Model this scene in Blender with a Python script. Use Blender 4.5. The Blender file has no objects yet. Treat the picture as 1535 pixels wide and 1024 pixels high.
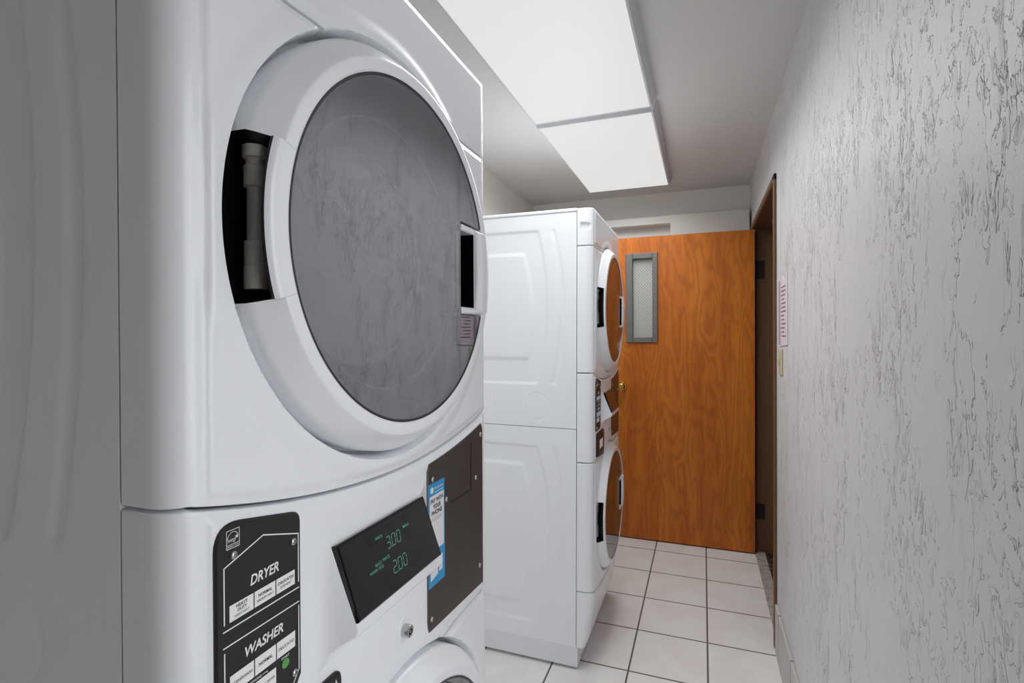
import bpy, math, random
import numpy as np
from mathutils import Matrix, Vector

# ------------------------------------------------------------------ camera, world, exposure
scene = bpy.context.scene
col = scene.collection
FPX, CX, CY = 753.93, 781.8, 508.2
YAW, PITCH, ROLL = 0.3464, -0.0061, -0.0046
CAM_H = 1.4


def setup_camera():
    c, s = math.cos, math.sin
    F = Vector((-s(YAW) * c(PITCH), c(YAW) * c(PITCH), s(PITCH)))
    r = Vector((c(YAW), s(YAW), 0))
    u = r.cross(F)
    r2 = r * c(ROLL) + u * s(ROLL)
    u2 = -r * s(ROLL) + u * c(ROLL)
    cam = bpy.data.cameras.new('camera')
    cam.sensor_width = 36.0
    cam.lens = 36.0 * FPX / 1535.0
    cam.shift_x = (767.5 - CX) / 1535.0
    cam.shift_y = (CY - 512.0) / 1535.0
    cam.clip_start = 0.02
    o = bpy.data.objects.new('camera', cam)
    col.objects.link(o)
    m = Matrix((r2, u2, -F)).transposed().to_4x4()
    m.translation = Vector((0, 0, CAM_H))
    o.matrix_world = m
    scene.camera = o


setup_camera()
scene.view_settings.view_transform = 'Standard'
scene.view_settings.look = 'None'
scene.view_settings.gamma = 1.0
scene.view_settings.use_curve_mapping = False
scene.view_settings.exposure = 0.14
scene.cycles.max_bounces = 10
scene.cycles.diffuse_bounces = 8
scene.cycles.use_denoising = True
LENS, LAMP_W, SPREAD = 0.64, 15.6, 160   # glow of the ceiling diffusers, watts per square metre of downlight, beam angle
world = bpy.data.worlds.new('world')
scene.world = world
world.use_nodes = True
world.node_tree.nodes['Background'].inputs[0].default_value = (0.95, 0.97, 1.0, 1)
world.node_tree.nodes['Background'].inputs[1].default_value = 2.3    # overcast daylight, let in by the added entrance

# ------------------------------------------------------------------ helpers


def lin(r, g, b):
    f = lambda v: (v / 255) / 12.92 if v / 255 <= 0.04045 else ((v / 255 + 0.055) / 1.055) ** 2.4
    return (f(r), f(g), f(b), 1.0)


class NT:
    """small node helper"""

    def __init__(self, name):
        self.mat = bpy.data.materials.new(name)
        self.mat.use_nodes = True
        self.t = self.mat.node_tree
        self.b = self.t.nodes['Principled BSDF']
        self.out = self.t.nodes['Material Output']

    def n(self, typ, **kw):
        nd = self.t.nodes.new(typ)
        for k, v in kw.items():
            if k in nd.inputs.keys():
                nd.inputs[k].default_value = v
            else:
                setattr(nd, k, v)
        return nd

    def l(self, a, b):
        self.t.links.new(a, b)

    def m(self, op, a, b=None, c=None, clamp=False):
        nd = self.t.nodes.new('ShaderNodeMath')
        nd.operation = op
        nd.use_clamp = clamp
        for i, v in enumerate((a, b, c)):
            if v is None:
                continue
            if hasattr(v, 'is_output'):
                self.l(v, nd.inputs[i])
            else:
                nd.inputs[i].default_value = v
        return nd.outputs[0]

    def mix(self, fac, a, b):
        nd = self.t.nodes.new('ShaderNodeMix')
        nd.data_type = 'RGBA'
        for i, v in ((0, fac), (6, a), (7, b)):
            if hasattr(v, 'is_output'):
                self.l(v, nd.inputs[i])
            else:
                nd.inputs[i].default_value = v
        return nd.outputs[2]

    def coords(self, kind='Object', scale=(1, 1, 1)):
        tc = self.n('ShaderNodeTexCoord')
        mp = self.n('ShaderNodeMapping')
        mp.inputs['Scale'].default_value = scale
        self.l(tc.outputs[kind], mp.inputs[0])
        return mp.outputs[0]

    def smooth(self, v, a, b):
        nd = self.t.nodes.new('ShaderNodeMapRange')
        nd.interpolation_type = 'SMOOTHSTEP'
        self.l(v, nd.inputs[0])
        nd.inputs[1].default_value = a
        nd.inputs[2].default_value = b
        return nd.outputs[0]

    def bump(self, h, dist, strength=1.0, normal=None):
        nd = self.n('ShaderNodeBump')
        nd.inputs['Strength'].default_value = strength
        nd.inputs['Distance'].default_value = dist
        self.l(h, nd.inputs['Height'])
        if normal is not None:
            self.l(normal, nd.inputs['Normal'])
        self.l(nd.outputs[0], self.b.inputs['Normal'])
        return nd.outputs[0]


def mat(name, rgb, rough=0.5, metal=0.0, spec=0.5, coat=0.0, emis=None, es=1.0):
    k = NT(name)
    k.b.inputs['Base Color'].default_value = lin(*rgb)
    k.b.inputs['Roughness'].default_value = rough
    k.b.inputs['Metallic'].default_value = metal
    k.b.inputs['Specular IOR Level'].default_value = spec
    if coat:
        k.b.inputs['Coat Weight'].default_value = coat
        k.b.inputs['Coat Roughness'].default_value = 0.05
    if emis:
        k.b.inputs['Emission Color'].default_value = lin(*emis)
        k.b.inputs['Emission Strength'].default_value = es
    return k.mat


def m_enamel():
    k = NT('white_enamel')
    co = k.coords(scale=(240, 240, 240))
    nz = k.n('ShaderNodeTexNoise')
    nz.inputs['Detail'].default_value = 1
    k.l(co, nz.inputs['Vector'])
    k.b.inputs['Base Color'].default_value = lin(242, 244, 247)
    k.b.inputs['Roughness'].default_value = 0.28
    k.b.inputs['Coat Weight'].default_value = 0.3
    k.b.inputs['Coat Roughness'].default_value = 0.08
    k.bump(nz.outputs[0], 0.00015, 0.35)
    return k.mat


def m_stucco():
    """trowelled plaster: raised patches with sharp, mostly upright edges"""
    k = NT('trowelled_plaster')
    wv = k.n('ShaderNodeTexNoise')
    wv.inputs['Scale'].default_value = 3.0
    co0 = k.coords()
    k.l(co0, wv.inputs['Vector'])

    def patch(scale, thr, w, seed, dist, zs=0.28):
        mp = k.coords(scale=(scale, scale, scale * zs))
        ad = k.n('ShaderNodeVectorMath')
        ad.operation = 'ADD'
        ad.inputs[1].default_value = (seed, seed * 1.7, seed * 0.6)
        k.l(mp, ad.inputs[0])
        nz = k.n('ShaderNodeTexNoise')
        nz.inputs['Scale'].default_value = 1.0
        nz.inputs['Detail'].default_value = 4.0
        nz.inputs['Roughness'].default_value = 0.62
        nz.inputs['Distortion'].default_value = dist
        k.l(ad.outputs[0], nz.inputs['Vector'])
        return k.smooth(nz.outputs[0], thr, thr + w)
    a = patch(28, 0.565, 0.016, 3.1, 0.5)
    b = patch(17, 0.57, 0.014, 9.7, 0.3)
    mk = patch(6, 0.44, 0.14, 5.5, 0.2)
    c = patch(52, 0.57, 0.03, 1.3, 0.6, 0.6)
    mk2 = patch(4, 0.47, 0.12, 7.9, 0.2, 0.8)
    h = k.m('ADD', k.m('MULTIPLY', a, 0.8), k.m('MULTIPLY', b, 1.1))
    h = k.m('MULTIPLY', h, mk)
    h = k.m('ADD', h, k.m('MULTIPLY', k.m('MULTIPLY', c, mk2), 0.7))
    gr = k.n('ShaderNodeTexNoise')
    gr.inputs['Scale'].default_value = 260
    k.l(co0, gr.inputs['Vector'])
    h = k.m('ADD', h, k.m('MULTIPLY', gr.outputs[0], 0.10))
    k.b.inputs['Base Color'].default_value = lin(214, 214, 217)
    k.b.inputs['Roughness'].default_value = 0.40
    k.b.inputs['Specular IOR Level'].default_value = 0.35
    k.bump(h, 0.0046, 1.0)
    return k.mat


def m_paint(name, rgb, bump=0.0012, scale=70, rough=0.55):
    k = NT(name)
    co = k.coords()
    nz = k.n('ShaderNodeTexNoise')
    nz.inputs['Scale'].default_value = scale
    nz.inputs['Detail'].default_value = 3
    k.l(co, nz.inputs['Vector'])
    k.b.inputs['Base Color'].default_value = lin(*rgb)
    k.b.inputs['Roughness'].default_value = rough
    k.bump(nz.outputs[0], bump, 0.8)
    return k.mat


def m_tiles(name, ox, oy, T, axes='XY', g=0.0075, tile=(236, 236, 234), grout=(104, 94, 86)):
    k = NT(name)
    co = k.coords()
    sp = k.n('ShaderNodeSeparateXYZ')
    k.l(co, sp.inputs[0])

    def line(v, o):
        d = k.m('DIVIDE', k.m('SUBTRACT', v, o), T)
        d = k.m('SUBTRACT', d, k.m('ROUND', d))
        return k.m('MULTIPLY', k.m('ABSOLUTE', d), T)
    ds = [line(sp.outputs['XYZ'.index(a)], o) for a, o in zip(axes, (ox, oy))]
    d = ds[0] if len(ds) == 1 else k.m('MINIMUM', ds[0], ds[1])
    msk = k.smooth(d, g * 0.36, g * 0.60)
    nz = k.n('ShaderNodeTexNoise')
    nz.inputs['Scale'].default_value = 55
    nz.inputs['Detail'].default_value = 5
    k.l(co, nz.inputs['Vector'])
    n2 = k.n('ShaderNodeTexNoise')
    n2.inputs['Scale'].default_value = 7
    k.l(co, n2.inputs['Vector'])
    base = k.mix(k.smooth(n2.outputs[0], 0.35, 0.65), lin(*tile), lin(tile[0] - 3, tile[1] - 7, tile[2] - 6))
    base = k.mix(k.m('MULTIPLY', k.smooth(nz.outputs[0], 0.58, 0.75), 0.35), base, lin(tile[0] - 25, tile[1] - 28, tile[2] - 30))
    k.l(k.mix(msk, lin(*grout), base), k.b.inputs['Base Color'])
    k.l(k.m('ADD', k.m('MULTIPLY', msk, -0.35), 0.8), k.b.inputs['Roughness'])
    k.bump(k.m('ADD', msk, k.m('MULTIPLY', nz.outputs[0], 0.1)), 0.0015, 0.8)
    return k.mat


def m_wood():
    k = NT('cherry_wood_laminate')
    tc = k.n('ShaderNodeTexCoord')
    sp = k.n('ShaderNodeSeparateXYZ')
    k.l(tc.outputs['Object'], sp.inputs[0])
    x, z = sp.outputs[0], sp.outputs[2]

    def nz(scale, detail=3, rough=0.5, dist=0.0):
        n = k.n('ShaderNodeTexNoise')
        mp = k.coords(scale=scale)
        n.inputs['Scale'].default_value = 1
        n.inputs['Detail'].default_value = detail
        n.inputs['Roughness'].default_value = rough
        n.inputs['Distortion'].default_value = dist
        k.l(mp, n.inputs['Vector'])
        return n.outputs[0]
    warp = nz((5.5, 1, .95), 2, 0.5, 0.5)
    fine = nz((24, 1, 6.0), 4, 0.6, 0.4)
    ring = k.m('ADD', k.m('MULTIPLY', warp, 13.0), k.m('MULTIPLY', fine, 1.6))
    ring = k.m('ADD', ring, k.m('MULTIPLY', x, 6.0))
    ring = k.m('FRACT', ring)
    ring = k.m('ABSOLUTE', k.m('SUBTRACT', ring, 0.5))
    ring = k.smooth(ring, 0.02, 0.42)
    broad = nz((7.0, 1, 0.55), 2, 0.5)
    pores = nz((260, 1, 9), 2, 0.5)
    c = k.mix(k.smooth(broad, 0.32, 0.68), lin(186, 98, 26), lin(212, 124, 40))
    c = k.mix(k.m('MULTIPLY', k.m('SUBTRACT', 1.0, ring), 0.30), c, lin(128, 58, 18))
    c = k.mix(k.m('MULTIPLY', k.smooth(pores, 0.56, 0.70), 0.25), c, lin(110, 50, 22))
    k.l(c, k.b.inputs['Base Color'])
    k.b.inputs['Roughness'].default_value = 0.42
    k.b.inputs['Specular IOR Level'].default_value = 0.35
    return k.mat


def m_glass_door():
    """smoked, mirror-coated door glass"""
    k = NT('smoked_mirror_glass')
    gl = k.n('ShaderNodeBsdfGlossy')
    gl.inputs['Color'].default_value = (0.86, 0.87, 0.9, 1)
    gl.inputs['Roughness'].default_value = 0.012
    tr = k.n('ShaderNodeBsdfTransparent')
    tr.inputs['Color'].default_value = (0.68, 0.68, 0.69, 1)
    mx = k.n('ShaderNodeMixShader')
    lw = k.n('ShaderNodeLayerWeight')
    lw.inputs[0].default_value = 0.35
    k.l(k.m('ADD', k.m('MULTIPLY', lw.outputs[0], 0.42), 0.25), mx.inputs[0])
    k.l(tr.outputs[0], mx.inputs[1])
    k.l(gl.outputs[0], mx.inputs[2])
    k.l(mx.outputs[0], k.out.inputs[0])
    return k.mat


def m_wired_glass():
    k = NT('wired_obscure_glass')
    tc = k.n('ShaderNodeTexCoord')
    sp = k.n('ShaderNodeSeparateXYZ')
    k.l(tc.outputs['Object'], sp.inputs[0])
    p = 0.022

    def ln(op):
        v = k.m(op, sp.outputs[0], k.m('MULTIPLY', sp.outputs[2], 1.0))
        f = k.m('FRACT', k.m('DIVIDE', v, p))
        return k.m('ABSOLUTE', k.m('SUBTRACT', f, 0.5))
    d = k.m('MINIMUM', ln('ADD'), ln('SUBTRACT'))
    w = k.smooth(d, 0.02, 0.16)
    k.l(k.mix(w, lin(168, 170, 164), lin(206, 210, 205)), k.b.inputs['Base Color'])
    k.b.inputs['Roughness'].default_value = 0.25
    k.b.inputs['Transmission Weight'].default_value = 0.25
    k.bump(w, 0.001, 0.5)
    return k.mat


def m_marble(name, a, b, scale=9):
    k = NT(name)
    co = k.coords()
    nz = k.n('ShaderNodeTexNoise')
    nz.inputs['Scale'].default_value = scale
    nz.inputs['Detail'].default_value = 8
    nz.inputs['Distortion'].default_value = 2.2
    k.l(co, nz.inputs['Vector'])
    v = k.m('ABSOLUTE', k.m('SUBTRACT', nz.outputs[0], 0.5))
    k.l(k.mix(k.smooth(v, 0.0, 0.06), lin(*a), lin(*b)), k.b.inputs['Base Color'])
    k.b.inputs['Roughness'].default_value = 0.3
    return k.mat


def m_diffuser():
    k = NT('acrylic_light_diffuser')
    k.b.inputs['Base Color'].default_value = (0.05, 0.05, 0.05, 1)
    k.b.inputs['Emission Color'].default_value = (1.0, 0.995, 0.985, 1)
    k.b.inputs['Emission Strength'].default_value = LENS
    return k.mat


M = dict(
    enamel=m_enamel(), stucco=m_stucco(),
    wall=m_paint('wall_paint', (230, 229, 225), 0.002, 60),
    ceil=m_paint('ceiling_paint', (212, 212, 211), 0.004, 42),
    beam=m_paint('beam_paint', (222, 221, 217), 0.0004, 40),
    tiles=m_tiles('floor_tiles', 0.0157, 3.367, 0.3128),
    base_tiles=m_tiles('base_tiles', 2.36, 0, 0.3128, axes='Y', g=0.007, tile=(192, 190, 186)),
    wood=m_wood(), glass=m_glass_door(), wired=m_wired_glass(),
    marble=m_marble('threshold_marble', (150, 140, 136), (186, 176, 172)),
    dark_marble=m_marble('hall_marble', (110, 92, 84), (52, 38, 34), 7),
    concrete=m_paint('concrete', (176, 174, 170), 0.002, 30, 0.8),
    diffuser=m_diffuser(),
    trim=mat('light_trim_white', (205, 206, 208), 0.45),
    black=mat('black_plastic', (16, 16, 17), 0.35),
    label=mat('label_black', (30, 30, 31), 0.42),
    display=mat('display_gloss_black', (14, 14, 15), 0.06, spec=0.5),
    print_white=mat('print_white', (238, 239, 239), 0.6),
    print_black=mat('print_black', (26, 26, 27), 0.6),
    print_grey=mat('print_grey', (150, 160, 168), 0.6),
    green=mat('start_green', (92, 160, 78), 0.5),
    led=mat('led_green', (20, 50, 40), 0.5, emis=(86, 148, 120), es=0.75),
    steel=mat('dark_steel', (92, 84, 80), 0.34, 0.85),
    screw=mat('screw_steel', (190, 188, 184), 0.25, 1.0),
    hinge_metal=mat('hinge_metal', (206, 202, 196), 0.45, 0.25),
    gasket=mat('gasket_grey', (44, 46, 48), 0.4),
    bowl=mat('door_bowl_plastic', (150, 150, 150), 0.5),
    bowl_pale=mat('bowl_pale_white', (246, 246, 246), 0.5),
    void=mat('pocket_black', (6, 6, 6), 1.0, spec=0.0),
    rail=mat('base_rail_enamel', (232, 234, 238), 0.4),
    sticker_blue=mat('sticker_blue', (40, 150, 205), 0.45),
    sticker_white=mat('sticker_white', (226, 226, 226), 0.5),
    frame_grey=mat('window_frame_grey', (110, 108, 104), 0.5),
    brass=mat('brass', (205, 170, 90), 0.22, 1.0),
    brown=mat('door_frame_brown', (108, 76, 50), 0.45),
    hinge_dark=mat('hinge_dark', (44, 36, 34), 0.45, 0.3),
    hall=mat('hall_wall_dark', (128, 108, 92), 0.8),
    paper=mat('sign_paper', (212, 202, 206), 0.7),
    paper_purple=mat('sign_purple', (168, 140, 158), 0.7),
    ink=mat('sign_ink', (136, 96, 112), 0.7),
    beige=mat('switch_beige', (196, 186, 158), 0.4),
    lock=mat('lock_chrome', (200, 200, 200), 0.15, 1.0),
)


def link(o, parent=None):
    col.objects.link(o)
    if parent is not None:
        o.parent = parent
    return o


def mesh(name, V, Fc, m, parent=None, smooth=None):
    me = bpy.data.meshes.new(name)
    me.from_pydata([tuple(v) for v in V], [], [tuple(f) for f in Fc])
    me.materials.append(M[m] if isinstance(m, str) else m)
    me.validate()
    if smooth is not None:
        me.polygons.foreach_set('use_smooth', [True] * len(me.polygons))
        me.set_sharp_from_angle(angle=math.radians(smooth))
    me.update()
    o = bpy.data.objects.new(name, me)
    return link(o, parent)


class B:
    """collects geometry for one mesh"""

    def __init__(self):
        self.V, self.F = [], []

    def add(self, V, F):
        n = len(self.V)
        self.V += [tuple(v) for v in V]
        self.F += [tuple(i + n for i in f) for f in F]
        return self

    def box(self, x0, x1, y0, y1, z0, z1, bev=0.0):
        b = bev
        if b <= 0:
            V = [(x, y, z) for x in (x0, x1) for y in (y0, y1) for z in (z0, z1)]
            F = [(0, 1, 3, 2), (4, 6, 7, 5), (0, 4, 5, 1), (2, 3, 7, 6), (0, 2, 6, 4), (1, 5, 7, 3)]
            return self.add(V, F)
        V, idx = [], {}
        X, Y, Z = (x0, x1), (y0, y1), (z0, z1)
        for i in (0, 1):
            for j in (0, 1):
                for q in (0, 1):
                    sx, sy, sz = (1 - 2 * i), (1 - 2 * j), (1 - 2 * q)
                    for a, d in (('x', (0, sy * b, sz * b)), ('y', (sx * b, 0, sz * b)), ('z', (sx * b, sy * b, 0))):
                        idx[(i, j, q, a)] = len(V)
                        V.append((X[i] + d[0], Y[j] + d[1], Z[q] + d[2]))
        F = []
        g = lambda *k: idx[k]
        for i in (0, 1):
            F.append([g(i, 0, 0, 'x'), g(i, 1, 0, 'x'), g(i, 1, 1, 'x'), g(i, 0, 1, 'x')][::1 if i else -1])
            F.append([g(0, i, 0, 'y'), g(0, i, 1, 'y'), g(1, i, 1, 'y'), g(1, i, 0, 'y')][::1 if i else -1])
            F.append([g(0, 0, i, 'z'), g(1, 0, i, 'z'), g(1, 1, i, 'z'), g(0, 1, i, 'z')][::1 if i else -1])
        for a, c_ in (('x', 'y'), ('x', 'z'), ('y', 'z')):
            other = ({'x', 'y', 'z'} - {a, c_}).pop()
            for p in (0, 1):
                for q in (0, 1):
                    ks = []
                    for e in (0, 1):
                        d = {a: p, c_: q, other: e}
                        ks.append((d['x'], d['y'], d['z']))
                    F.append([g(*ks[0], a), g(*ks[1], a), g(*ks[1], c_), g(*ks[0], c_)])
        for i in (0, 1):
            for j in (0, 1):
                for q in (0, 1):
                    F.append([g(i, j, q, 'x'), g(i, j, q, 'y'), g(i, j, q, 'z')])
        return self.add(V, F)

    def cyl(self, p, axis, prof, n=24, a0=0.0, a1=2 * math.pi, cap=True):
        """lathe: prof = [(r, h)...] about axis 'x'/'y'/'z' through p"""
        V, F = [], []
        full = abs(a1 - a0 - 2 * math.pi) < 1e-6
        cnt = n if full else n + 1
        for r, h in prof:
            for i in range(cnt):
                t = a0 + (a1 - a0) * i / n
                c, s = r * math.cos(t), r * math.sin(t)
                if axis == 'x':
                    V.append((p[0] + h, p[1] + c, p[2] + s))
                elif axis == 'y':
                    V.append((p[0] + s, p[1] + h, p[2] + c))
                else:
                    V.append((p[0] + c, p[1] + s, p[2] + h))
        for j in range(len(prof) - 1):
            for i in range(n):
                k = (i + 1) % cnt
                F.append((j * cnt + i, j * cnt + k, (j + 1) * cnt + k, (j + 1) * cnt + i))
        if full and cap:
            for j, rev in ((0, True), (len(prof) - 1, False)):
                if prof[j][0] > 1e-6:
                    f = [j * cnt + i for i in range(n)]
                    F.append(f[::-1] if rev else f)
        return self.add(V, F)

    def prism(self, pts, d0, d1, bev=0.0, fn=None):
        """polygon (u, z) counter-clockwise seen from +x, extruded d0..d1; fn maps (d, u, z) to a point"""
        fn = fn or (lambda d, u, z: (d, u, z))
        n = len(pts)
        rings = [(pts, d0), (pts, d1 - bev)]
        if bev > 0:
            P = np.array(pts)
            e = np.roll(P, -1, 0) - P
            e /= np.linalg.norm(e, axis=1)[:, None] + 1e-12
            nr = np.c_[-e[:, 1], e[:, 0]]
            vn = nr + np.roll(nr, 1, 0)
            vn /= np.maximum((vn * nr).sum(1), 0.3)[:, None]
            rings.append(((P + vn * bev).tolist(), d1))
        V = [fn(d, u, z) for pp, d in rings for u, z in pp]
        F = []
        for j in range(len(rings) - 1):
            for i in range(n):
                k = (i + 1) % n
                F.append((j * n + i, j * n + k, (j + 1) * n + k, (j + 1) * n + i))
        F.append([(len(rings) - 1) * n + i for i in range(n)])
        F.append([i for i in range(n)][::-1])
        return self.add(V, F)

    def build(self, name, m, parent=None, smooth=None):
        return mesh(name, self.V, self.F, m, parent, smooth)


def rounded(pts, rad, n=6):
    """round the corners of a polygon; rad is one radius or one per corner"""
    out = []
    N = len(pts)
    if not hasattr(rad, '__len__'):
        rad = [rad] * N
    for i in range(N):
        p, a, b = np.array(pts[i]), np.array(pts[i - 1]), np.array(pts[(i + 1) % N])
        if rad[i] <= 0:
            out.append(tuple(p))
            continue
        va, vb = (a - p) / np.linalg.norm(a - p), (b - p) / np.linalg.norm(b - p)
        ang = math.acos(max(-1, min(1, va @ vb)))
        t = rad[i] / math.tan(ang / 2)
        p0, p1 = p + va * t, p + vb * t
        for k in range(n + 1):
            s = k / n
            q = (1 - s) ** 2 * p0 + 2 * s * (1 - s) * p + s * s * p1
            out.append(tuple(q))
    return out


def rect(u0, u1, z0, z1):
    return [(u0, z0), (u1, z0), (u1, z1), (u0, z1)]


_txt = {}


def text_geo(s, size, bold=0.0, shear=0.0, spacing=1.0):
    """2D triangles of a line of lettering; origin at its lower left"""
    cu = bpy.data.curves.new('lettering', 'FONT')
    cu.body = s
    cu.size = size
    cu.offset = bold
    cu.shear = shear
    cu.space_character = spacing
    cu.resolution_u = 3
    o = bpy.data.objects.new('lettering', cu)
    col.objects.link(o)
    dg = bpy.context.evaluated_depsgraph_get()
    dg.update()
    me = bpy.data.meshes.new_from_object(o.evaluated_get(dg))
    V = np.array([v.co[:2] for v in me.vertices]) if len(me.vertices) else np.zeros((0, 2))
    F = [tuple(p.vertices) for p in me.polygons]
    bpy.data.objects.remove(o)
    bpy.data.curves.remove(cu)
    bpy.data.meshes.remove(me)
    return V, F


def add_text(b, s, u0, u1, z0, z1, d, fn=None, bold=0.0, shear=0.0, upright=True):
    """letter s so that its ink fills u0..u1, z0..z1 on the plane at d"""
    fn = fn or (lambda d, u, z: (d, u, z))
    V, F = text_geo(s, 1.0, bold, shear)
    mn, mx = V.min(0), V.max(0)
    V = (V - mn) / (mx - mn)
    b.add([fn(d, u0 + x * (u1 - u0), z0 + y * (z1 - z0)) for x, y in V], F)


def add_line(b, pts, w, d, fn=None):
    """flat stroke of width w through pts on the plane at d"""
    fn = fn or (lambda d, u, z: (d, u, z))
    for (a, c) in zip(pts[:-1], pts[1:]):
        a, c = np.array(a, float), np.array(c, float)
        e = (c - a) / np.linalg.norm(c - a)
        n = np.array((-e[1], e[0])) * w / 2
        a2, c2 = a - e * w / 2, c + e * w / 2
        q = [a2 - n, c2 - n, c2 + n, a2 + n]
        b.add([fn(d, *p) for p in q], [(0, 1, 2, 3)])


def thing(name, label, cat, loc=(0, 0, 0), group=None):
    o = bpy.data.objects.new(name, None)
    o.location = loc
    o.empty_display_size = 0.1
    link(o)
    return tag(o, label, cat, group)


def tag(o, label, cat, group=None):
    o['label'] = label
    o['category'] = cat
    if group:
        o['group'] = group
    return o


def struct(o):
    o['kind'] = 'structure'
    return o


def sstep(a, b, x):
    t = np.clip((x - a) / (b - a), 0, 1)
    return t * t * (3 - 2 * t)


# ------------------------------------------------------------------ room shell
XR, XL, YB, YN, H = 0.307, -1.26, 3.785, -1.4, 2.4304
OY0, OY1, OZ = 2.515, 3.558, 2.082       # door opening in the right wall

EY0, EY1, EZ = -.04, .62, 2.02            # added, unseen entrance beside the camera, lets daylight onto the near machine

struct(B().box(XL - .1, XR + .02, YN - .1, YB + .1, -.1, 0).build('floor', 'tiles'))
struct(B().box(XL - .1, XR + .2, YN - .1, YB + .1, H, H + .1).build('ceiling', 'ceil'))
struct(B().box(XL - .1, XL, YN - .1, YB + .1, 0, H).build('wall_left', 'wall'))
struct(B().box(XL, XR + .2, YB, YB + .1, 0, H).build('wall_back', 'wall'))
struct(B().box(XL, XR + .2, YN - .1, YN, 0, H).build('wall_front', 'wall'))
w = B()
w.box(XR, XR + .13, YN, EY0, 0, H)
w.box(XR, XR + .13, EY0, EY1, EZ, H)
w.box(XR, XR + .13, EY1, OY0 - .018, 0, H)
w.box(XR, XR + .13, OY0 - .018, OY1 + .018, OZ + .018, H)
w.box(XR, XR + .13, OY1 + .018, YB, 0, H)
struct(w.build('wall_right', 'stucco'))
bs = B()
bs.box(XR - .011, XR, YN, EY0 - .03, 0, .212, .002)
bs.box(XR - .011, XR, EY1 + .03, OY0 - .055, 0, .212, .002)
struct(bs.build('baseboard_right', 'base_tiles'))
en = B()  # lining of the added entrance
en.box(XR - .004, XR + .134, EY0, EY0 + .02, 0, EZ)
en.box(XR - .004, XR + .134, EY1 - .02, EY1, 0, EZ)
en.box(XR - .004, XR + .134, EY0, EY1, EZ - .02, EZ)
struct(en.build('trim_added_opening', 'brown'))
struct(B().box(XR + .02, XR + 6, -6, 1.5, -.1, -.002).build('floor_added_landing', 'concrete'))  # ground outside the added entrance

# door frame: jambs, head, stops and the thin casing on the room side
f = B()
f.box(XR - .006, XR + .14, OY1 - .0, OY1 + .02, 0, OZ + .02)
f.box(XR - .006, XR + .14, OY0 - .02, OY0, 0, OZ + .02)
f.box(XR - .006, XR + .14, OY0, OY1, OZ, OZ + .02)
f.box(XR + .078, XR + .14, OY1 - .014, OY1, 0, OZ)
f.box(XR + .078, XR + .14, OY0, OY0 + .014, 0, OZ)
f.box(XR + .078, XR + .14, OY0, OY1, OZ - .014, OZ)
f.box(XR - .012, XR, OY0 - .036, OY0 - .004, 0, OZ + .034, .003)
f.box(XR - .012, XR, OY0 - .036, OY1 + .03, OZ + .004, OZ + .034, .003)
f.box(XR - .012, XR, OY1 + .056, OY1 + .09, 0, OZ + .034, .003)
struct(f.build('trim_1', 'brown'))
struct(B().box(XR + .004, XR + .064, OY0, OY1, -.02, .004, .002).build('trim_2', 'marble'))
struct(B().box(XR + .02, XR + 1.3, 1.6, YB + .3, -.1, -.001).build('floor_hall', 'dark_marble'))
hw = B()
hw.box(XR + 1.2, XR + 1.3, 1.6, YB + .3, 0, H)
hw.box(XR + .13, XR + 1.3, 1.5, 1.6, 0, H)
hw.box(XR + .13, XR + 1.3, YB + .2, YB + .3, 0, H)
hw.box(XR + .13, XR + 1.3, 1.5, YB + .3, H, H + .1)
struct(hw.build('wall_hall', 'hall'))

# ledge across the back wall and the boxed-in piece at its right end
struct(B().box(XL, .296, 3.70, YB, 2.190, 2.247, .004).build('trim_3', 'beam'))
struct(B().box(-.215, .296, 3.696, YB, 1.98, 2.250, .005).build('trim_4', 'beam'))

# ------------------------------------------------------------------ wooden door, standing open
DX0, DX1, DY0, DY1, DZ0, DZ1 = -.625, .309, 3.508, 3.552, .010, 2.070
WX0, WX1, WZ0, WZ1 = -.462, -.312, 1.378, 1.932
d = B()
d.box(DX0, WX0, DY0, DY1, DZ0, DZ1)
d.box(WX1, DX1, DY0, DY1, DZ0, DZ1)
d.box(WX0, WX1, DY0, DY1, DZ0, WZ0)
d.box(WX0, WX1, DY0, DY1, WZ1, DZ1)
door = struct(d.build('door_1', 'wood'))
fr = B()
for y0, y1 in ((DY0 - .012, DY0), (DY1, DY1 + .012)):
    fr.box(-.499, -.453, y0, y1, 1.350, 1.960, .004)
    fr.box(-.322, -.287, y0, y1, 1.350, 1.960, .004)
    fr.box(-.453, -.322, y0, y1, 1.350, 1.389, .004)
    fr.box(-.453, -.322, y0, y1, 1.921, 1.960, .004)
for x0, x1, z0, z1 in ((-.462, -.453, 1.378, 1.932), (-.322, -.312, 1.378, 1.932), (-.453, -.322, 1.378, 1.389), (-.453, -.322, 1.921, 1.932)):
    fr.box(x0, x1, DY0, DY1, z0, z1)
wf = fr.build('window_frame', 'frame_grey', door)
B().box(-.453, -.322, DY0 + .019, DY0 + .025, 1.389, 1.921).build('pane', 'wired', wf)
kn = B()
kn.cyl((-.527, DY0, 1.048), 'y', [(.033, 0), (.033, -.004), (.029, -.009), (.014, -.012), (.012, -.030), (.016, -.034),
                                  (.025, -.040), (.028, -.050), (.0265, -.060), (.020, -.066), (.012, -.068), (.0, -.068)][::1], 28)
kn.build('door_knob', 'brass', door, 40)
for z0, z1 in ((1.758, 1.875), (.214, .313)):
    h = B()
    h.box(XR + .016, XR + .064, OY1 - .003, OY1, z0, z1)
    h.cyl((XR + .006, OY1 - .004, z0), 'z', [(.0075, 0), (.0075, z1 - z0)], 14)
    h.build('hinge', 'hinge_dark', door)

# ------------------------------------------------------------------ ceiling lights


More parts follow.
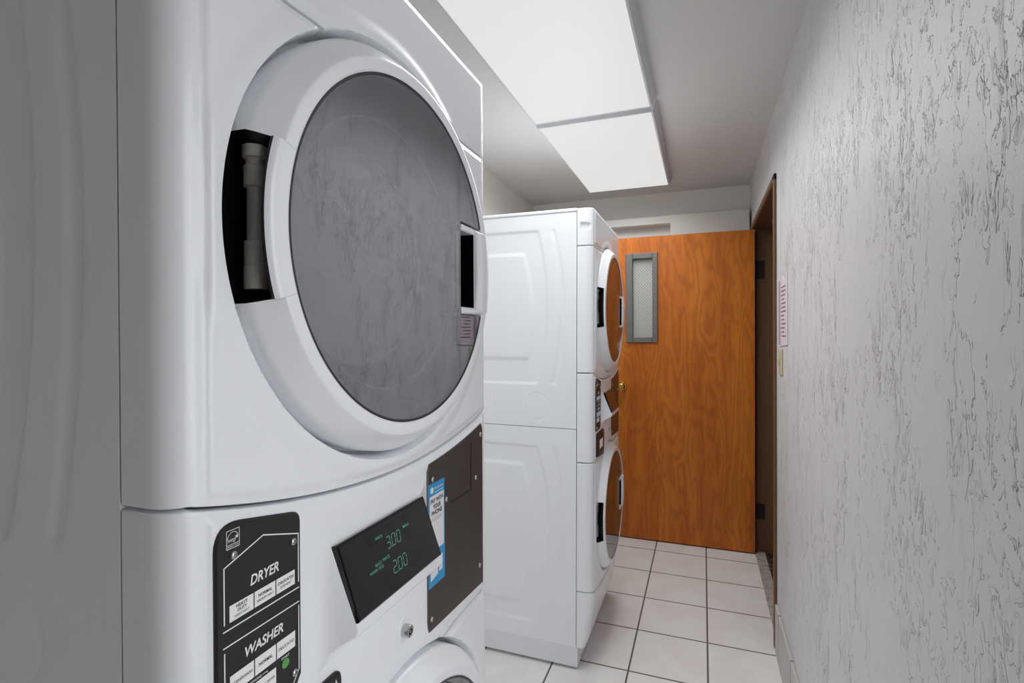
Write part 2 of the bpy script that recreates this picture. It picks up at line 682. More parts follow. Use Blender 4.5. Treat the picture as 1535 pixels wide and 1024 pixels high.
def ceiling_light(y0, y1, label):
    zb, xa, xb = 2.385, -.731, -.2135
    t = thing('ceiling_light', label, 'ceiling light', (0.5 * (xa + xb), 0.5 * (y0 + y1), H), 'ceiling light panels')
    ox, oy = 0.5 * (xa + xb), 0.5 * (y0 + y1)
    fr = B()
    e = .024

    def rail(p, q):       # slanted rail from the bottom lip p to the ceiling line q, with a 6 mm lip under the diffuser
        fr.add(p + q, [(0, 1, 3, 2)])
    # four sides flaring up to the ceiling, and the thin lip that holds the diffuser
    c0 = [(xa - .008, y0 - .008), (xb + .008, y0 - .008), (xb + .008, y1 + .008), (xa - .008, y1 + .008)]
    c1 = [(xa - e, y0 - e), (xb + e, y0 - e), (xb + e, y1 + e), (xa - e, y1 + e)]
    c2 = [(xa, y0), (xb, y0), (xb, y1), (xa, y1)]
    V = [(x - ox, y - oy, zb - H) for x, y in c0] + [(x - ox, y - oy, -.0005) for x, y in c1] + \
        [(x - ox, y - oy, zb - H) for x, y in c2] + [(x - ox, y - oy, zb - H + .006) for x, y in c2]
    F = []
    for i in range(4):
        k = (i + 1) % 4
        F += [(i, k, 4 + k, 4 + i), (8 + i, 8 + k, k, i), (12 + i, 12 + k, 8 + k, 8 + i)]
    F.append((4, 5, 6, 7))
    fr.add(V, F)
    fr.build('frame', 'trim', t)
    B().box(xa - ox, xb - ox, y0 - oy, y1 - oy, zb - H + .001, zb - H + .005).build('diffuser', 'diffuser', t)
    la = bpy.data.lights.new('tube_light', 'AREA')
    la.shape = 'RECTANGLE'
    la.size, la.size_y = xb - xa - .01, y1 - y0 - .01
    la.energy = LAMP_W * la.size * la.size_y
    la.color = (0.97, 0.99, 1.0)
    la.spread = math.radians(SPREAD)
    lo = bpy.data.objects.new('tube_light', la)
    link(lo, t)
    lo.location = (0, 0, zb - H - .0005)
    return t


ceiling_light(1.09, 2.232, 'long glowing ceiling light panel cut off by the top edge of the photo')
ceiling_light(2.292, 3.43, 'glowing ceiling light panel farther back, seen whole, nearest the wooden door')

# ------------------------------------------------------------------ stacked washer and dryer
W, UC = .684, .342
ZD, ZW = 1.520, .605                     # door centres
Z2, Z3, ZT = 1.773, .870, 1.931
R_GLASS, R_CREASE, R_OUT, R_LIP = .2406, .262, .287, .2955


def z1f(u):
    return np.minimum(1.198 + .046 * ((u - UC) / .325) ** 2, 1.2442)


def z4f(u):
    return np.minimum(.285 + .0454 * ((u - UC) / .33) ** 2, .3304)


def front_profile():
    P = []
    for d_ in np.arange(0, .034, .003):
        P.append((0, d_, -1, 0))
    for t in np.linspace(0, math.pi / 2, 13):
        P.append((.026 * (1 - math.cos(t)), .034 + .032 * math.sin(t), -math.cos(t), math.sin(t)))
    us = np.arange(.0285, UC + 1e-6, .0021)
    us = np.r_[us, UC * 2 - us[::-1]]
    us = np.unique(np.round(us, 5))
    half = P[:]
    for u in us:
        P.append((u, .066, 0, 1))
    for (u, d_, nu, nd) in half[::-1]:
        P.append((W - u, d_, -nu, nd))
    return np.array(P)


def front_panel(name, zlo, zhi, parent, kick=False, grip=False, top=False, m='enamel'):
    P = front_profile()
    u, dd, nu, nd = P.T
    zl = (zlo(u) if callable(zlo) else np.full(len(u), zlo)) + .0021
    zh = (zhi(u) if callable(zhi) else np.full(len(u), zhi)) - .0021
    hgt = float((zh - zl).mean())
    n = max(8, int(hgt / .0021))
    edge = np.array([0, .0004, .0011, .0045])
    drop = np.array([-.0018, -.0005, -.0001, 0])
    vs = np.linspace(.0045 / hgt, 1 - .0045 / hgt, n)
    rows = [(zl, -.02)]
    rows += [(zl + e, q) for e, q in zip(edge[:-1], drop[:-1])]
    rows += [(zl + v * (zh - zl), 0.0) for v in vs]
    rows += [(zh - e, q) for e, q in zip(edge[:-1][::-1], drop[:-1][::-1])]
    rows.append((zh, -.066 if top else -.02))
    V = []
    keep = []
    flat = (nd > .999)
    u0 = u
    for jr, (z, q) in enumerate(rows):
        u, z = u0.copy(), np.array(z, float)
        if 6 <= jr < len(rows) - 6:          # pull vertices onto the rim circles so that the rims stay crisp
            for zc in (ZD, ZW):
                r = np.maximum(np.hypot(u - UC, z - zc), 1e-6)
                for rk in (R_LIP + .002, R_LIP - .0025, R_LIP - .007):
                    f_ = np.where(flat & (np.abs(r - rk) < .00115), rk / r, 1.0)
                    u, z = UC + (u - UC) * f_, zc + (z - zc) * f_
                    r = np.maximum(np.hypot(u - UC, z - zc), 1e-6)
        off = np.full(len(u), q, float)
        raise_ = .004 * sstep(.0285, .037, u) * sstep(.0285, .037, W - u) * sstep(.004, .016, z - zl) * sstep(.003, .012, zh - z)
        off = off + np.where(flat, raise_, 0)
        for zc in (ZD, ZW):
            r = np.hypot(u - UC, z - zc)
            off = off + np.where(flat, .0032 * sstep(.328, .304, r), 0)
            off = off - np.where(flat, .041 * sstep(0, 1, (R_LIP + .002 - r) / .009), 0)
        if grip:
            for sd in (u, W - u):
                m_ = sstep(.012, .0145, dd) * sstep(.056, .050, dd - 0 * u) * (sd < .03)
                wdt = .018 * np.sqrt(np.clip(1 - np.clip((dd - .030) / .028, 0, 1) ** 2, 0, 1))
                m_ = m_ * sstep(0.0, .004, wdt - np.abs(z - 1.853))
                off = off - .010 * m_
        d2 = dd.copy()
        if kick:
            t = np.clip((zh - z) / (zh - .092), 0, 1)
            d2 = dd * (1 - .50 * t ** 1.25)
        V.append(np.c_[d2 + nd * off, u + nu * off, z])
        keep.append(np.minimum(np.hypot(u - UC, z - ZD), np.hypot(u - UC, z - ZW)) < .236)
    V = np.array(V)
    keep = np.array(keep)
    R, C = V.shape[:2]
    F = []
    for j in range(R - 1):
        for i in range(C - 1):
            if keep[j, i] and keep[j + 1, i + 1]:
                continue
            F.append((j * C + i, j * C + i + 1, (j + 1) * C + i + 1, (j + 1) * C + i))
    return mesh(name, V.reshape(-1, 3), F, m, parent, 50)


# --- embossed cabinet sides
def q3(z, pts):
    (a, fa), (b, fb), (c, fc) = pts
    return (fa * (z - b) * (z - c) / ((a - b) * (a - c)) + fb * (z - a) * (z - c) / ((b - a) * (b - c)) +
            fc * (z - a) * (z - b) / ((c - a) * (c - b)))


DEP = .68


def emboss(bb, z, upper):
    b = np.minimum(bb, DEP - bb)
    if upper:
        o = (1.852, 1.189, ((1.846, .164), (1.495, .122), (1.184, .172)))
        i = (1.762, 1.29, ((1.758, .226), (1.496, .182), (1.25, .215)))
        s = ((1.846, .091), (1.493, .046), (1.17, .09))
        s2 = ((1.846, .118), (1.493, .080), (1.17, .120))
    else:
        o = (.930, .165, ((.930, .169), (.616, .111), (.163, .188)))
        i = (.855, .235, ((.850, .230), (.579, .180), (.236, .249)))
        s = ((.925, .085), (.60, .045), (.15, .10))
        s2 = ((.925, .118), (.60, .078), (.15, .13))
    wd = .011
    mo = sstep(0, wd, b - q3(z, o[2])) * sstep(0, wd, o[0] - z) * sstep(0, wd, z - o[1])
    wi = .020
    mi = sstep(0, wi, b - q3(z, i[2])) * sstep(0, wi, i[0] - z) * sstep(0, wi, z - i[1])
    ms = sstep(0, .010, b - q3(z, s)) * sstep(0, .016, q3(z, s2) - b) * sstep(0, wd, o[0] - z) * sstep(0, wd, z - o[1])
    hgt = -.0045 * mo + .0050 * mi - .0030 * ms
    if upper:
        for cb in (.174, .432):
            r = np.hypot(bb - cb, z - 1.096)
            hgt = hgt - .0012 * sstep(.004, .001, np.abs(r - .057))
    return hgt


def cabinet(name, z0, z1, upper, parent):
    nb, nz = 150, int((z1 - z0) / .0045)
    bs = np.linspace(0, DEP, nb)
    zs = np.linspace(z0, z1, nz)
    BB, ZZ = np.meshgrid(bs, zs)
    h = emboss(BB, ZZ, upper)
    b = B()
    for side in (0, 1):
        U = -h if side == 0 else W + h
        V = np.stack([-.0025 - BB, U, ZZ], -1).reshape(-1, 3)
        F = []
        for j in range(nz - 1):
            for i in range(nb - 1):
                q = (j * nb + i, j * nb + i + 1, (j + 1) * nb + i + 1, (j + 1) * nb + i)
                F.append(q[::-1] if side == 0 else q)
        b.add(V, F)
    x0, x1 = -.0025 - DEP, -.0025
    for x in (x0, x1):
        b.add([(x, 0, z0), (x, W, z0), (x, W, z1), (x, 0, z1)], [(0, 1, 2, 3)])
    for z in (z0, z1):
        b.add([(x0, 0, z), (x1, 0, z), (x1, W, z), (x0, W, z)], [(0, 1, 2, 3)])
    return b.build(name, 'enamel', parent, 35)


def ring_mesh(zc, parent, name):
    """door ring swept round its axis, cut back at the hinge (left) and the handle (right)"""
    A = [(.244, .094), (.2445, .1015), (.247, .1032), (.256, .1034), (.2604, .1032), (.2622, .1022), (.2634, .1006), (.2815, .0815), (.2860, .0745), (.2870, .050), (.244, .044)]
    N_ = [(.244, .094), (.2445, .1015), (.247, .1032), (.258, .1033), (.2655, .1030), (.2690, .1012), (.2715, .0975), (.2715, .0935), (.262, .0890), (.250, .0800), (.244, .060)]
    C_ = [(.244, .046), (.247, .0465), (.249, .047), (.256, .047), (.2595, .047), (.262, .047), (.268, .047), (.280, .048), (.286, .048), (.2865, .046), (.250, .044)]
    hn, hh = math.radians(17.6), math.radians(16.4)
    ang = []
    for t in np.linspace(hh, math.pi - hn, 84):
        ang.append((t, A))
    for t in np.linspace(math.pi - hn + .0006, math.pi + hn - .0006, 22):
        ang.append((t, N_))
    for t in np.linspace(math.pi + hn, 2 * math.pi - hh, 84):
        ang.append((t, A))
    for t in np.linspace(2 * math.pi - hh + .0006, 2 * math.pi + hh - .0006, 14):
        ang.append((t, C_))
    V, F = [], []
    m_ = len(A)
    for t, pr in ang:
        for r, d_ in pr:
            V.append((d_, UC + r * math.cos(t), zc + r * math.sin(t)))
    n = len(ang)
    for i in range(n):
        k = (i + 1) % n
        for j in range(m_):
            q = (j + 1) % m_
            F.append((i * m_ + j, k * m_ + j, k * m_ + q, i * m_ + q))
    o = mesh(name, V, F, 'enamel', parent, 32)
    o.data.materials.append(M['black'])      # shade inside the hollow ring, painted black on its cut ends and undercut
    for p in o.data.polygons:
        i = p.index // m_
        k = (i + 1) % n
        if ang[i][1] is not ang[k][1] and (ang[i][1] is N_ or ang[k][1] is N_):
            p.material_index = 1
        elif ang[i][1] is N_ and p.index % m_ >= 6:
            p.material_index = 1
    return o


def round_door(zc, name, parent):
    dr = ring_mesh(zc, parent, name)
    # glass with a straight cut at the handle pocket
    ux, hz = .489, .083
    g = B()
    tc = math.acos((ux - UC) / R_GLASS)
    ts = math.asin(hz / R_GLASS)
    left = [(UC + R_GLASS * math.cos(t), zc + R_GLASS * math.sin(t)) for t in np.linspace(tc, 2 * math.pi - tc, 120)]
    g.prism(left, .0965, .1005)
    up = [(ux, zc + hz)] + [(UC + R_GLASS * math.cos(t), zc + R_GLASS * math.sin(t)) for t in np.linspace(ts, tc, 24)]
    g.prism(up, .0965, .1005)
    g.prism([(u, 2 * zc - z) for u, z in up][::-1], .0965, .1005)
    g.build('glass', 'glass', dr)
    # dark seal round the glass
    b = B()
    b.cyl((0, UC, zc), 'x', [(.2408, .0975), (.2411, .1010), (.2442, .1013), (.2446, .0975)], 120, math.radians(20), math.radians(340))
    b.build('seal', 'gasket', dr, 40)
    # inner bowl seen through the glass
    b = B()
    b.cyl((0, UC, zc), 'x', [(.2400, .090), (.2150, .068), (.2000, .060), (.1985, .052), (.1960, .046), (.1680, .012), (.1640, .000), (.1600, -.030), (.1500, -.060), (.0001, -.060)], 96, cap=False)
    bw = b.build('inner_bowl', 'bowl', dr, 25)
    b = B()
    a0 = math.asin(.03 / .148)
    b.prism([(UC + .148 * math.cos(t), zc + .148 * math.sin(t)) for t in np.linspace(a0, math.pi - a0, 40)], -.062, -.042, .004)  # added pale half disc for the lighter patch behind the glass
    b.build('pale_plate', 'bowl_pale', bw, 30)
    b = B()
    b.cyl((0, UC, zc), 'x', [(.2005, .0535), (.2005, .0570), (.1965, .0570), (.1965, .0535)], 96, cap=False)  # pale rings added so the bowl's step edges read as light lines
    b.cyl((0, UC, zc), 'x', [(.1645, .0050), (.1645, .0085), (.1600, .0085), (.1600, .0050)], 96, cap=False)
    b.build('pale_rings', 'bowl_pale', bw, 30)
    # hinge pocket and hinge
    b = B()
    b.cyl((0, UC, zc), 'x', [(.225, .0360), (.278, .0372), (.286, .0420), (.2925, .0600)], 20, math.pi - math.radians(20), math.pi + math.radians(20))
    b.build('hinge_pocket', 'black', dr, 40)
    b = B()
    uh, dh = UC - .246, .060
    z0 = zc - .070
    b.cyl((dh, uh, z0), 'z', [(.0, 0), (.0125, 0), (.0125, .024), (.0120, .0245), (.0120, .050), (.0094, .051), (.0090, .106), (.0120, .107),
                              (.0120, .128), (.0100, .129), (.0100, .136), (.0132, .137), (.0132, .149), (.0076, .150), (.0076, .158), (.0, .159)], 22)
    b.build('hinge', 'hinge_metal', dr, 40)
    # handle: a raised white frame round a black finger pocket
    b = B()
    zt, zb_ = zc + .078, zc - .080
    # outer grip block with a rounded, falling right-hand side, swept along z
    sec = [(.540, .060), (.540, .104), (.542, .1075), (.546, .109), (.560, .1095), (.578, .1085), (.594, .105), (.606, .0985), (.617, .088), (.6235, .074), (.6245, .052)]
    zs = [(zb_, .80), (zb_ + .002, .93), (zb_ + .006, 1.0), (zc - .03, 1.045), (zc, 1.06), (zc + .03, 1.045), (zt - .006, 1.0), (zt - .002, .93), (zt, .80)]
    V, F = [], []
    for z, k_ in zs:
        for u, d_ in sec:
            V.append((.05 + (d_ - .05) * k_, UC + .198 + (u - .540) * (1 if k_ > .9 else .97), z))
    n = len(sec)
    for j in range(len(zs) - 1):
        for i in range(n - 1):
            F.append((j * n + i, j * n + i + 1, (j + 1) * n + i + 1, (j + 1) * n + i))
        F.append((j * n + n - 1, j * n, (j + 1) * n, (j + 1) * n + n - 1))
    F.append([i for i in range(n)][::-1])
    F.append([(len(zs) - 1) * n + i for i in range(n)])
    b.add(V, F)
    b.box(.060, .1035, .490, .542, zt - .011, zt, .002)
    b.box(.060, .1035, .490, .542, zb_, zb_ + .012, .002)
    hd = b.build('handle', 'enamel', dr, 40)
    b = B()
    b.box(.071, .078, .487, .545, zb_ + .008, zt - .007)
    b.box(.071, .096, .4865, .4895, zb_ + .002, zt - .002)
    b.box(.064, .1015, .5375, .5405, zb_ + .011, zt - .0105)
    b.build('finger_pocket', 'void', hd)
    b = B()
    b.box(.070, .097, .4895, .5385, zt + .0005, zc + hz)
    b.build('pocket_edge', 'gasket', hd)
    return dr


def screw(parent, u, z, d_, r=.0046):
    b = B()
    b.cyl((d_, u, z), 'x', [(r, 0), (r, .0012), (r * .86, .0026), (r * .5, .0034), (r * .42, .0034), (r * .40, .0020), (0.0001, .0018)], 18)
    return b.build('screw', 'screw', parent, 40)


FACE = .0700            # front plane of the machine


def instruction_label(parent):
    D = FACE + .003
    pts = [(.035, .996), (.125, .996), (.1415, 1.020), (.1415, 1.203), (.035, 1.226)]
    o = B().prism(rounded(pts, [.008, .004, .004, .014, .024], 8), FACE - .004, D, .002).build('instruction_label', 'label', parent, 40)
    o['label'] = 'black instruction plate with white lettering'
    T = D + .0004
    wht, blk = B(), B()
    lw = .0013
    add_line(wht, [(.0435, 1.126), (.0435, 1.180), (.089, 1.1955), (.1365, 1.1795), (.1365, 1.126)], lw, T)
    add_line(wht, [(.0425, 1.1195), (.1365, 1.1190)], lw, T)
    add_line(wht, [(.0425, 1.1040), (.1365, 1.1030)], lw, T)
    add_line(wht, [(.0435, 1.010), (.0435, 1.0985)], lw, T)
    add_line(wht, [(.1365, 1.0985), (.1365, 1.0275), (.1225, 1.008)], lw, T)
    add_text(wht, 'DRYER', .073, .1090, 1.1500, 1.1605, T, bold=.022, shear=.18)
    add_text(wht, 'WASHER', .066, .1145, 1.0815, 1.0920, T, bold=.022, shear=.18)
    cols = ((.0490, .0765), (.0778, .1042), (.1055, .1310))
    for i, (a, c_) in enumerate(cols):
        wht.add([(T, a, 1.1255), (T, c_, 1.1255), (T, c_, 1.1415), (T, a, 1.1415)], [(0, 1, 2, 3)])
        wht.add([(T, a, 1.0560), (T, c_, 1.0560), (T, c_, 1.0735), (T, a, 1.0735)], [(0, 1, 2, 3)])
    wht.add([(T, .0778, 1.0325), (T, .1042, 1.0325), (T, .1042, 1.0490), (T, .0778, 1.0490)], [(0, 1, 2, 3)])
    wht.add([(T, .0490, 1.0325), (T, .0765, 1.0325), (T, .0765, 1.0490), (T, .0490, 1.0490)], [(0, 1, 2, 3)])
    K = T + .0003
    g = .0150
    add_text(blk, 'HEAVY', .0565, .0695, 1.1365, 1.1398, K, bold=g)
    add_text(blk, 'DUTY', .0580, .0685, 1.1323, 1.1353, K, bold=g)
    add_text(blk, 'HIGH HEAT', .0545, .0715, 1.1280, 1.1303, K)
    add_text(blk, 'NORMAL', .0823, .0998, 1.1340, 1.1374, K, bold=g)
    add_text(blk, 'MEDIUM HEAT', .0808, .1012, 1.1293, 1.1318, K)
    add_text(blk, 'DELICATES', .1075, .1292, 1.1340, 1.1372, K, bold=g)
    add_text(blk, 'LOW HEAT', .1105, .1262, 1.1293, 1.1318, K)
    add_text(blk, 'POWERWASH', .0515, .0742, 1.0630, 1.0662, K)
    add_text(blk, 'NORMAL', .0823, .0998, 1.0630, 1.0666, K, bold=g)
    add_text(blk, 'DELICATES', .1075, .1292, 1.0630, 1.0664, K)
    add_text(blk, 'EXTRA RINSE', .0798, .1022, 1.0395, 1.0422, K)
    add_text(wht, 'START', .1115, .1225, 1.0508, 1.0535, T, bold=g)
    add_text(wht, 'OPTIONS', .0705, .0855, 1.0508, 1.0533, T, bold=g)
    add_line(wht, [(.0870, 1.0520), (.0930, 1.0520), (.0930, 1.0504)], .0006, T)
    # energy mark: square outline, arc, script line, star and bar
    u0, u1, z0, z1 = .0465, .0605, 1.1965, 1.2140
    add_line(wht, [(u0, z0), (u1, z0), (u1, z1), (u0, z1), (u0, z0)], .0006, T)
    add_line(wht, [(u0, z0 + .0038), (u1, z0 + .0038)], .0005, T)
    add_text(wht, 'ENERGY STAR', u0 + .001, u1 - .001, z0 + .0010, z0 + .0028, T)
    add_line(wht, [(u0 + .007 - .0062 * math.cos(a), z0 + .0075 + .0080 * math.sin(a)) for a in np.linspace(.25, 2.6, 14)], .0006, T)
    add_text(wht, 'energy', u0 + .0012, u0 + .0105, z0 + .0052, z0 + .0090, T, shear=.3)
    st = []
    for i in range(10):
        rr = .0024 if i % 2 == 0 else .0010
        st.append((u0 + .0112 + rr * math.sin(i * math.pi / 5), z0 + .0098 + rr * math.cos(i * math.pi / 5)))
    wht.add([(T, *p) for p in st], [tuple(range(10))[::-1]])
    wht.build('white_lettering', 'print_white', o)
    blk.build('black_lettering', 'print_black', o)
    b = B()
    b.cyl((D, .1170, 1.0452), 'x', [(.0050, 0), (.0050, .0008), (.0001, .0009)], 24)
    b.build('start_button', 'green', o, 40)
    for u, z in ((.0535, 1.1895), (.1285, 1.1735), (.1290, 1.0275), (.0530, 1.010)):
        screw(o, u, z, D, .0042)
    return o


def payment_plate(parent):
    D = FACE + .0022
    pts = [(.4205, .906), (.638, .890), (.641, .900), (.641, 1.223), (.4215, 1.186)]
    # upper edge follows the bowed seam
    top = [(u, float(z1f(np.array([u]))[0]) - .0145) for u in np.linspace(.634, .428, 9)]
    pts = [(.4205, .906), (.6405, .892), (.6405, top[0][1] - .012)] + top + [(.4205, top[-1][1] - .012)]
    # card slot: a rectangle let in at the upper right
    o = B().prism(pts, FACE - .004, D, .0006).build('payment_plate', 'steel', parent, 40)
    o['label'] = 'dark brushed steel plate'
    b = B()
    b.box(D - .0005, D + .0004, .5835, .5868, 1.098, 1.192)
    b.box(D - .0005, D + .0004, .5005, .5868, 1.0975, 1.1008)
    b.build('slot_gap', 'black', o)
    for u, z in ((.4350, 1.159), (.6280, 1.199), (.6050, 1.117), (.4825, 1.111), (.6220, .934), (.4300, .926)):
        screw(o, u, z, D)
    return o


def pay_sticker(parent):
    D = FACE + .0022
    T0 = D + .0003
    U0, U1, Z0, Z1 = .422, .477, .978, 1.152
    b = B()
    b.prism(rect(U0, U1, Z0, Z1), D - .0002, T0)
    o = b.build('sticker', 'sticker_blue', parent)
    o['label'] = 'blue and white payment sticker'
    T = T0 + .0003
    fu = lambda a: U0 + a * (U1 - U0)
    fz = lambda a: Z0 + a * (Z1 - Z0)
    wh = B()
    wh.add([(T, fu(.06), fz(.34)), (T, fu(.94), fz(.34)), (T, fu(.94), fz(.88)), (T, fu(.06), fz(.88))], [(0, 1, 2, 3)])
    wh.cyl((T, fu(.21), fz(.935)), 'x', [(.0055, 0), (.0001, .0001)], 20)
    add_text(wh, 'PayRange', fu(.36), fu(.90), fz(.925), fz(.955), T, bold=.012)
    add_line(wh, [(fu(.40), fz(.905)), (fu(.88), fz(.905))], .0012, T)
    # lower white figure of a phone on blue
    wh.add([(T, fu(.62), fz(.10)), (T, fu(.84), fz(.10)), (T, fu(.84), fz(.26)), (T, fu(.62), fz(.26))], [(0, 1, 2, 3)])
    wh.add([(T, fu(.10), fz(.06)), (T, fu(.55), fz(.09)), (T, fu(.55), fz(.17)), (T, fu(.10), fz(.15))], [(0, 1, 2, 3)])
    wh.build('white_field', 'sticker_white', o)
    K = T + .0003
    bl = B()
    add_text(bl, 'PAY WITH', fu(.12), fu(.88), fz(.805), fz(.850), K, bold=.022)
    add_text(bl, 'YOUR', fu(.26), fu(.74), fz(.745), fz(.790), K, bold=.022)
    add_text(bl, 'PHONE', fu(.19), fu(.82), fz(.685), fz(.730), K, bold=.022)
    bl.build('black_lettering', 'print_black', o)
    gl = B()
    add_line(gl, [(fu(.12), fz(.655)), (fu(.88), fz(.655))], .0009, K)
    add_line(gl, [(fu(.15), fz(.635)), (fu(.80), fz(.635))], .0009, K)
    gl.build('fine_print', 'print_grey', o)
    return o


SEG = {'0': 'abcdef', '2': 'abged', '3': 'abgcd'}


def display_unit(parent):
    # white wedge-shaped housing standing out from the front
    a = [(.1890, .0750, 1.1435), (.3890, .0750, 1.1435), (.3890, .1075, 1.0550), (.1890, .1075, 1.0550)]     # display corners (u, d, z)
    rim = [(.1880, .0740, 1.1450), (.3920, .0740, 1.1450), (.3950, .1135, 1.0450), (.1880, .1135, 1.0450)]
    lip = [(.1868, .0735, 1.1460), (.3945, .0735, 1.1460), (.3985, .1110, 1.0390), (.1865, .1105, 1.0390)]
    base = [(.1600, .0700, 1.1620), (.4240, .0700, 1.1640), (.4230, .0700, 1.0060), (.1640, .0700, .9960)]
    rings = [rim]
    for t in np.linspace(0, 1, 9):
        e = (1 - t) ** 2.2
        rings.append([(a_[0] + (c_[0] - a_[0]) * t, c_[1] + (a_[1] - c_[1]) * e - .0012 * (t == 1), a_[2] + (c_[2] - a_[2]) * t) for a_, c_ in zip(lip, base)])

    def loop(rg):         # ring of four corners -> finely divided, rounded loop
        P2 = rounded([(u, z) for u, d_, z in rg], .0035, 4)
        R = np.array(rg)
        o_ = []
        for u, z in P2:
            w_ = 1 / (np.hypot(R[:, 0] - u, R[:, 2] - z) + 1e-6) ** 2
            o_.append((float((w_ * R[:, 1]).sum() / w_.sum()), u, z))
        return o_
    L_ = [loop(rg) for rg in rings]
    n = len(L_[0])
    V = [v for q in L_ for v in q]
    F = [tuple(range(n))[::-1]]
    for j in range(len(L_) - 1):
        for i in range(n):
            k = (i + 1) % n
            F.append((j * n + i, j * n + k, (j + 1) * n + k, (j + 1) * n + i))
    hs = mesh('display_housing', V, F, 'enamel', parent, 55)
    # black display slab; local axes p (right), q (up the slope), n (outwards)
    o0 = np.array((.1075, .1890, 1.0550))
    q_ = np.array((.0750, .1890, 1.1435)) - o0
    ql = np.linalg.norm(q_)
    q_ /= ql
    p_ = np.array((0, 1, 0.0))
    n_ = np.cross(p_, q_)
    pl = .200

    def fn(d_, a_, b_):
        return tuple(o0 + p_ * (a_ * pl) + q_ * (b_ * ql) + n_ * d_)
    b = B()
    pts = [(0, 0), (1, 0), (1, 1), (0, 1)]
    V = [fn(-.006, *p) for p in pts] + [fn(.0065, *p) for p in pts] + [fn(.0085, *p) for p in ((.008, .02), (.994, .02), (.994, .965), (.008, .965))]
    F = [(0, 1, 5, 4), (1, 2, 6, 5), (2, 3, 7, 6), (3, 0, 4, 7), (4, 5, 9, 8), (5, 6, 10, 9), (6, 7, 11, 10), (7, 4, 8, 11), (8, 9, 10, 11), (3, 2, 1, 0)]
    ds = mesh('display', V, F, 'display', parent)
    ds['label'] = 'glossy black price display'
    L = B()
    T = .0088

    def seven(ch, a0, b0, wd, ht):
        sl = .10 * ht
        t = .010
        P = lambda x, y: (a0 + x * wd + (y) * sl * .9, b0 + y * ht)
        e = {'a': (P(0, 1), P(1, 1)), 'b': (P(1, 1), P(1, .5)), 'c': (P(1, .5), P(1, 0)), 'd': (P(0, 0), P(1, 0)),
             'e': (P(0, .5), P(0, 0)), 'f': (P(0, 1), P(0, .5)), 'g': (P(0, .5), P(1, .5))}
        for s in SEG[ch]:
            (x0, y0), (x1, y1) = e[s]
            A_, C_ = np.array((x0 * pl, y0 * ql)), np.array((x1 * pl, y1 * ql))
            v = (C_ - A_)
            ln = np.linalg.norm(v)
            v /= ln
            A_, C_ = A_ + v * .0008, C_ - v * .0008
            nn = np.array((-v[1], v[0])) * .00055
            L.add([fn(T, *(pt / np.array((pl, ql)))) for pt in (A_ - nn, C_ - nn, C_ + nn, A_ + nn)], [(0, 1, 2, 3)])
    for txt, a0, b0 in (('300', .420, .588), ('200', .414, .238)):
        for i, ch in enumerate(txt):
            seven(ch, a0 + i * .060, b0, .040, .158)
        x = a0 + .048
        L.add([fn(T, x, b0 - .010), fn(T, x + .008, b0 - .010), fn(T, x + .008, b0 + .006), fn(T, x, b0 + .006)], [(0, 1, 2, 3)])
    for s, a0, a1, b0, b1 in (('PRICE', .330, .407, .785, .822), ('MINS', .640, .716, .722, .760), ('SELECT', .258, .330, .470, .506),
                              ('PRICE', .342, .418, .478, .514), ('WASHER CYCLE', .190, .334, .412, .450)):
        add_text(L, s, a0, a1, b0, b1, T, fn, bold=.01)
    L.build('digits', 'led', ds)
    return ds


def badge(parent):
    """black moulded plate with a pale name field below the instruction plate"""
    D = FACE + .006
    pts = [(.052, .885), (.196, .868), (.206, .880), (.206, .985), (.052, .985)]
    o = B().prism(rounded(pts, [.006, .004, .004, .012, .012], 6), FACE - .004, D, .003).build('soap_drawer_plate', 'black', parent, 40)
    o['label'] = 'black plate with a pale field'
    b = B()
    T = D + .0004
    b.add([(T, .100, .912), (T, .170, .912), (T, .170, .950), (T, .100, .950)], [(0, 1, 2, 3)])
    b.add([(T, .1895, .9700), (T, .1965, .9700), (T, .1930, .9790)], [(0, 1, 2)])
    b.build('pale_field', 'print_white', o)
    return o


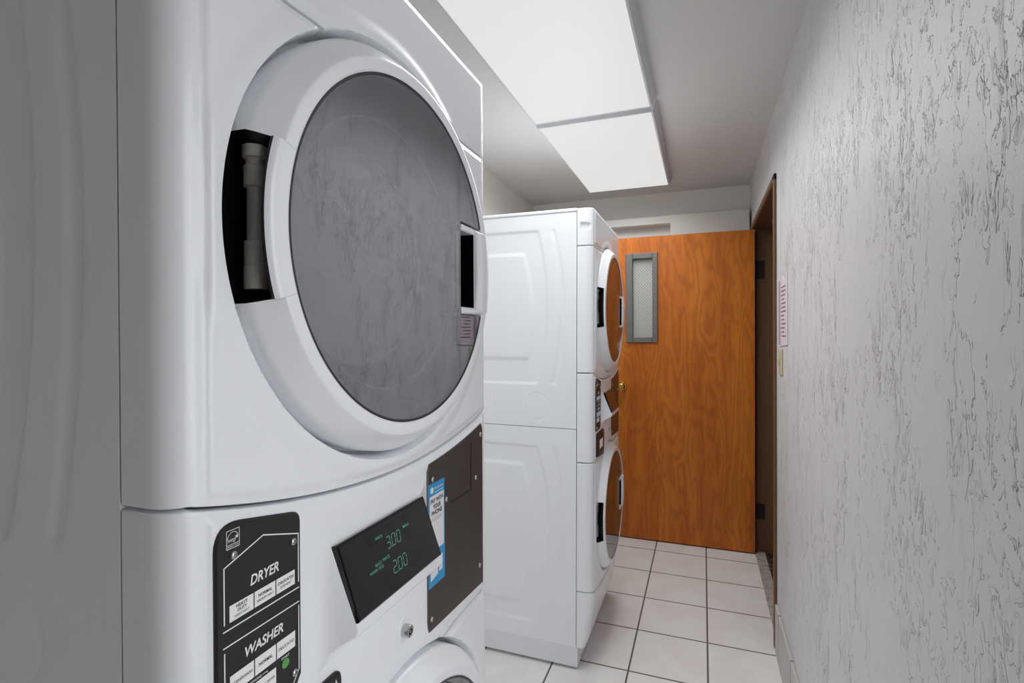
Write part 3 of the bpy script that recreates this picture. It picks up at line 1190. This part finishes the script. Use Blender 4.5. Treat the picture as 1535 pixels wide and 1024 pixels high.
def washer_dryer(loc, label, tilt=0.0):
    t = thing('stacked_washer_dryer', label, 'washer dryer', loc, 'stacked washer dryers')
    cabinet('washer_cabinet', .093, 1.0075, False, t)
    cabinet('dryer_cabinet', 1.0100, 1.9140, True, t)
    B().box(-.0025 - DEP, -.001, -.0025, W + .0025, 1.9160, ZT, .004).build('top_cover', 'enamel', t)
    b = B()
    b.box(-.0025 - DEP, .004, -.001, W + .001, .0113, .0915, .002)
    b.build('base_rail', 'rail', t)
    for x in (-.63, -.05):
        for u in (.06, W - .06):
            q = B()
            q.cyl((x, u, .0), 'z', [(.018, 0), (.018, .006), (.008, .008), (.008, .0125)], 16)
            q.build('levelling_foot', 'black', t)
    front_panel('top_panel', Z2, ZT, t, grip=True, top=True)
    front_panel('dryer_front', z1f, Z2, t)
    front_panel('control_panel', Z3, z1f, t)
    front_panel('washer_front', z4f, Z3, t)
    front_panel('kick_panel', .092, z4f, t, kick=True)
    round_door(ZD, 'dryer_door', t)
    round_door(ZW, 'washer_door', t)
    instruction_label(t)
    payment_plate(t)
    display_unit(t)
    badge(t)
    b = B()
    pts = [(.351 + .0135 * math.cos(a), .951 + .021 * math.sin(a)) for a in np.linspace(0, 2 * math.pi, 32, endpoint=False)]
    b.prism(pts, FACE - .004, FACE + .0010, .001)
    lk = b.build('lock_plate', 'enamel', t, 40)
    b = B()
    b.cyl((FACE + .001, .351, .951), 'x', [(.0095, 0), (.0095, .0095), (.0085, .0110), (.0048, .0112), (.0046, .0040), (.0026, .0040), (.0024, .0108), (.0001, .0108)], 26)
    b.build('lock', 'lock', lk, 40)
    return t


def copy_tree(o, parent=None):
    c = o.copy()
    col.objects.link(c)
    if parent is not None:
        c.parent = parent
        c.matrix_parent_inverse = o.matrix_parent_inverse.copy()
    for ch in list(o.children):
        if ch.name.startswith('digits'):      # the display of the far machine is dark
            continue
        copy_tree(ch, c)
    return c


near = washer_dryer((-.5014, .3078, 0), 'white stacked washer and dryer in the foreground with a blue sticker on its payment plate')
far = copy_tree(near)
far.location = (-.5014, 2.0471, 0)
far.rotation_euler = (0, .006, 0)
far['label'] = 'white stacked washer and dryer farther back, in front of the open wooden door'
pay_sticker(near)

# ------------------------------------------------------------------ on the right wall
s = B()
x = XR - .004
V = [(2.158, 1.361), (2.383, 1.351), (2.381, 1.628), (2.300, 1.640), (2.262, 1.618), (2.235, 1.622), (2.160, 1.640)]
s.add([(x, y, z) for y, z in V] + [(XR + .001, y, z) for y, z in V], [tuple(range(7))] + [(i, (i + 1) % 7, 7 + (i + 1) % 7, 7 + i) for i in range(7)])
sign = s.build('paper_sign', 'paper')
tag(sign, 'pale printed paper notice taped to the textured right wall above the switch', 'sign')
b = B()
b.add([(x - .0005, 2.372, 1.358), (x - .0005, 2.381, 1.358), (x - .0005, 2.379, 1.622), (x - .0005, 2.340, 1.627), (x - .0005, 2.336, 1.358)], [(0, 1, 2, 3, 4)])
b.build('purple_band', 'paper_purple', sign)
b = B()
rnd = random.Random(4)
for i in range(13):
    z = 1.590 - i * .0165
    a = 2.316 - rnd.random() * .02
    c_ = 2.190 + rnd.random() * .05
    b.box(x - .0008, x - .0002, c_, a, z, z + .0055)
b.build('printed_lines', 'ink', sign)
sw = thing('light_switch', 'beige light switch plate below the paper notice beside the door frame', 'light switch', (XR, 2.335, 1.288))
B().box(-.007, .001, -.042, .042, -.055, .055, .003).build('plate', 'beige', sw)
B().box(-.014, -.006, -.006, .006, -.012, .012, .002).build('toggle', 'beige', sw)
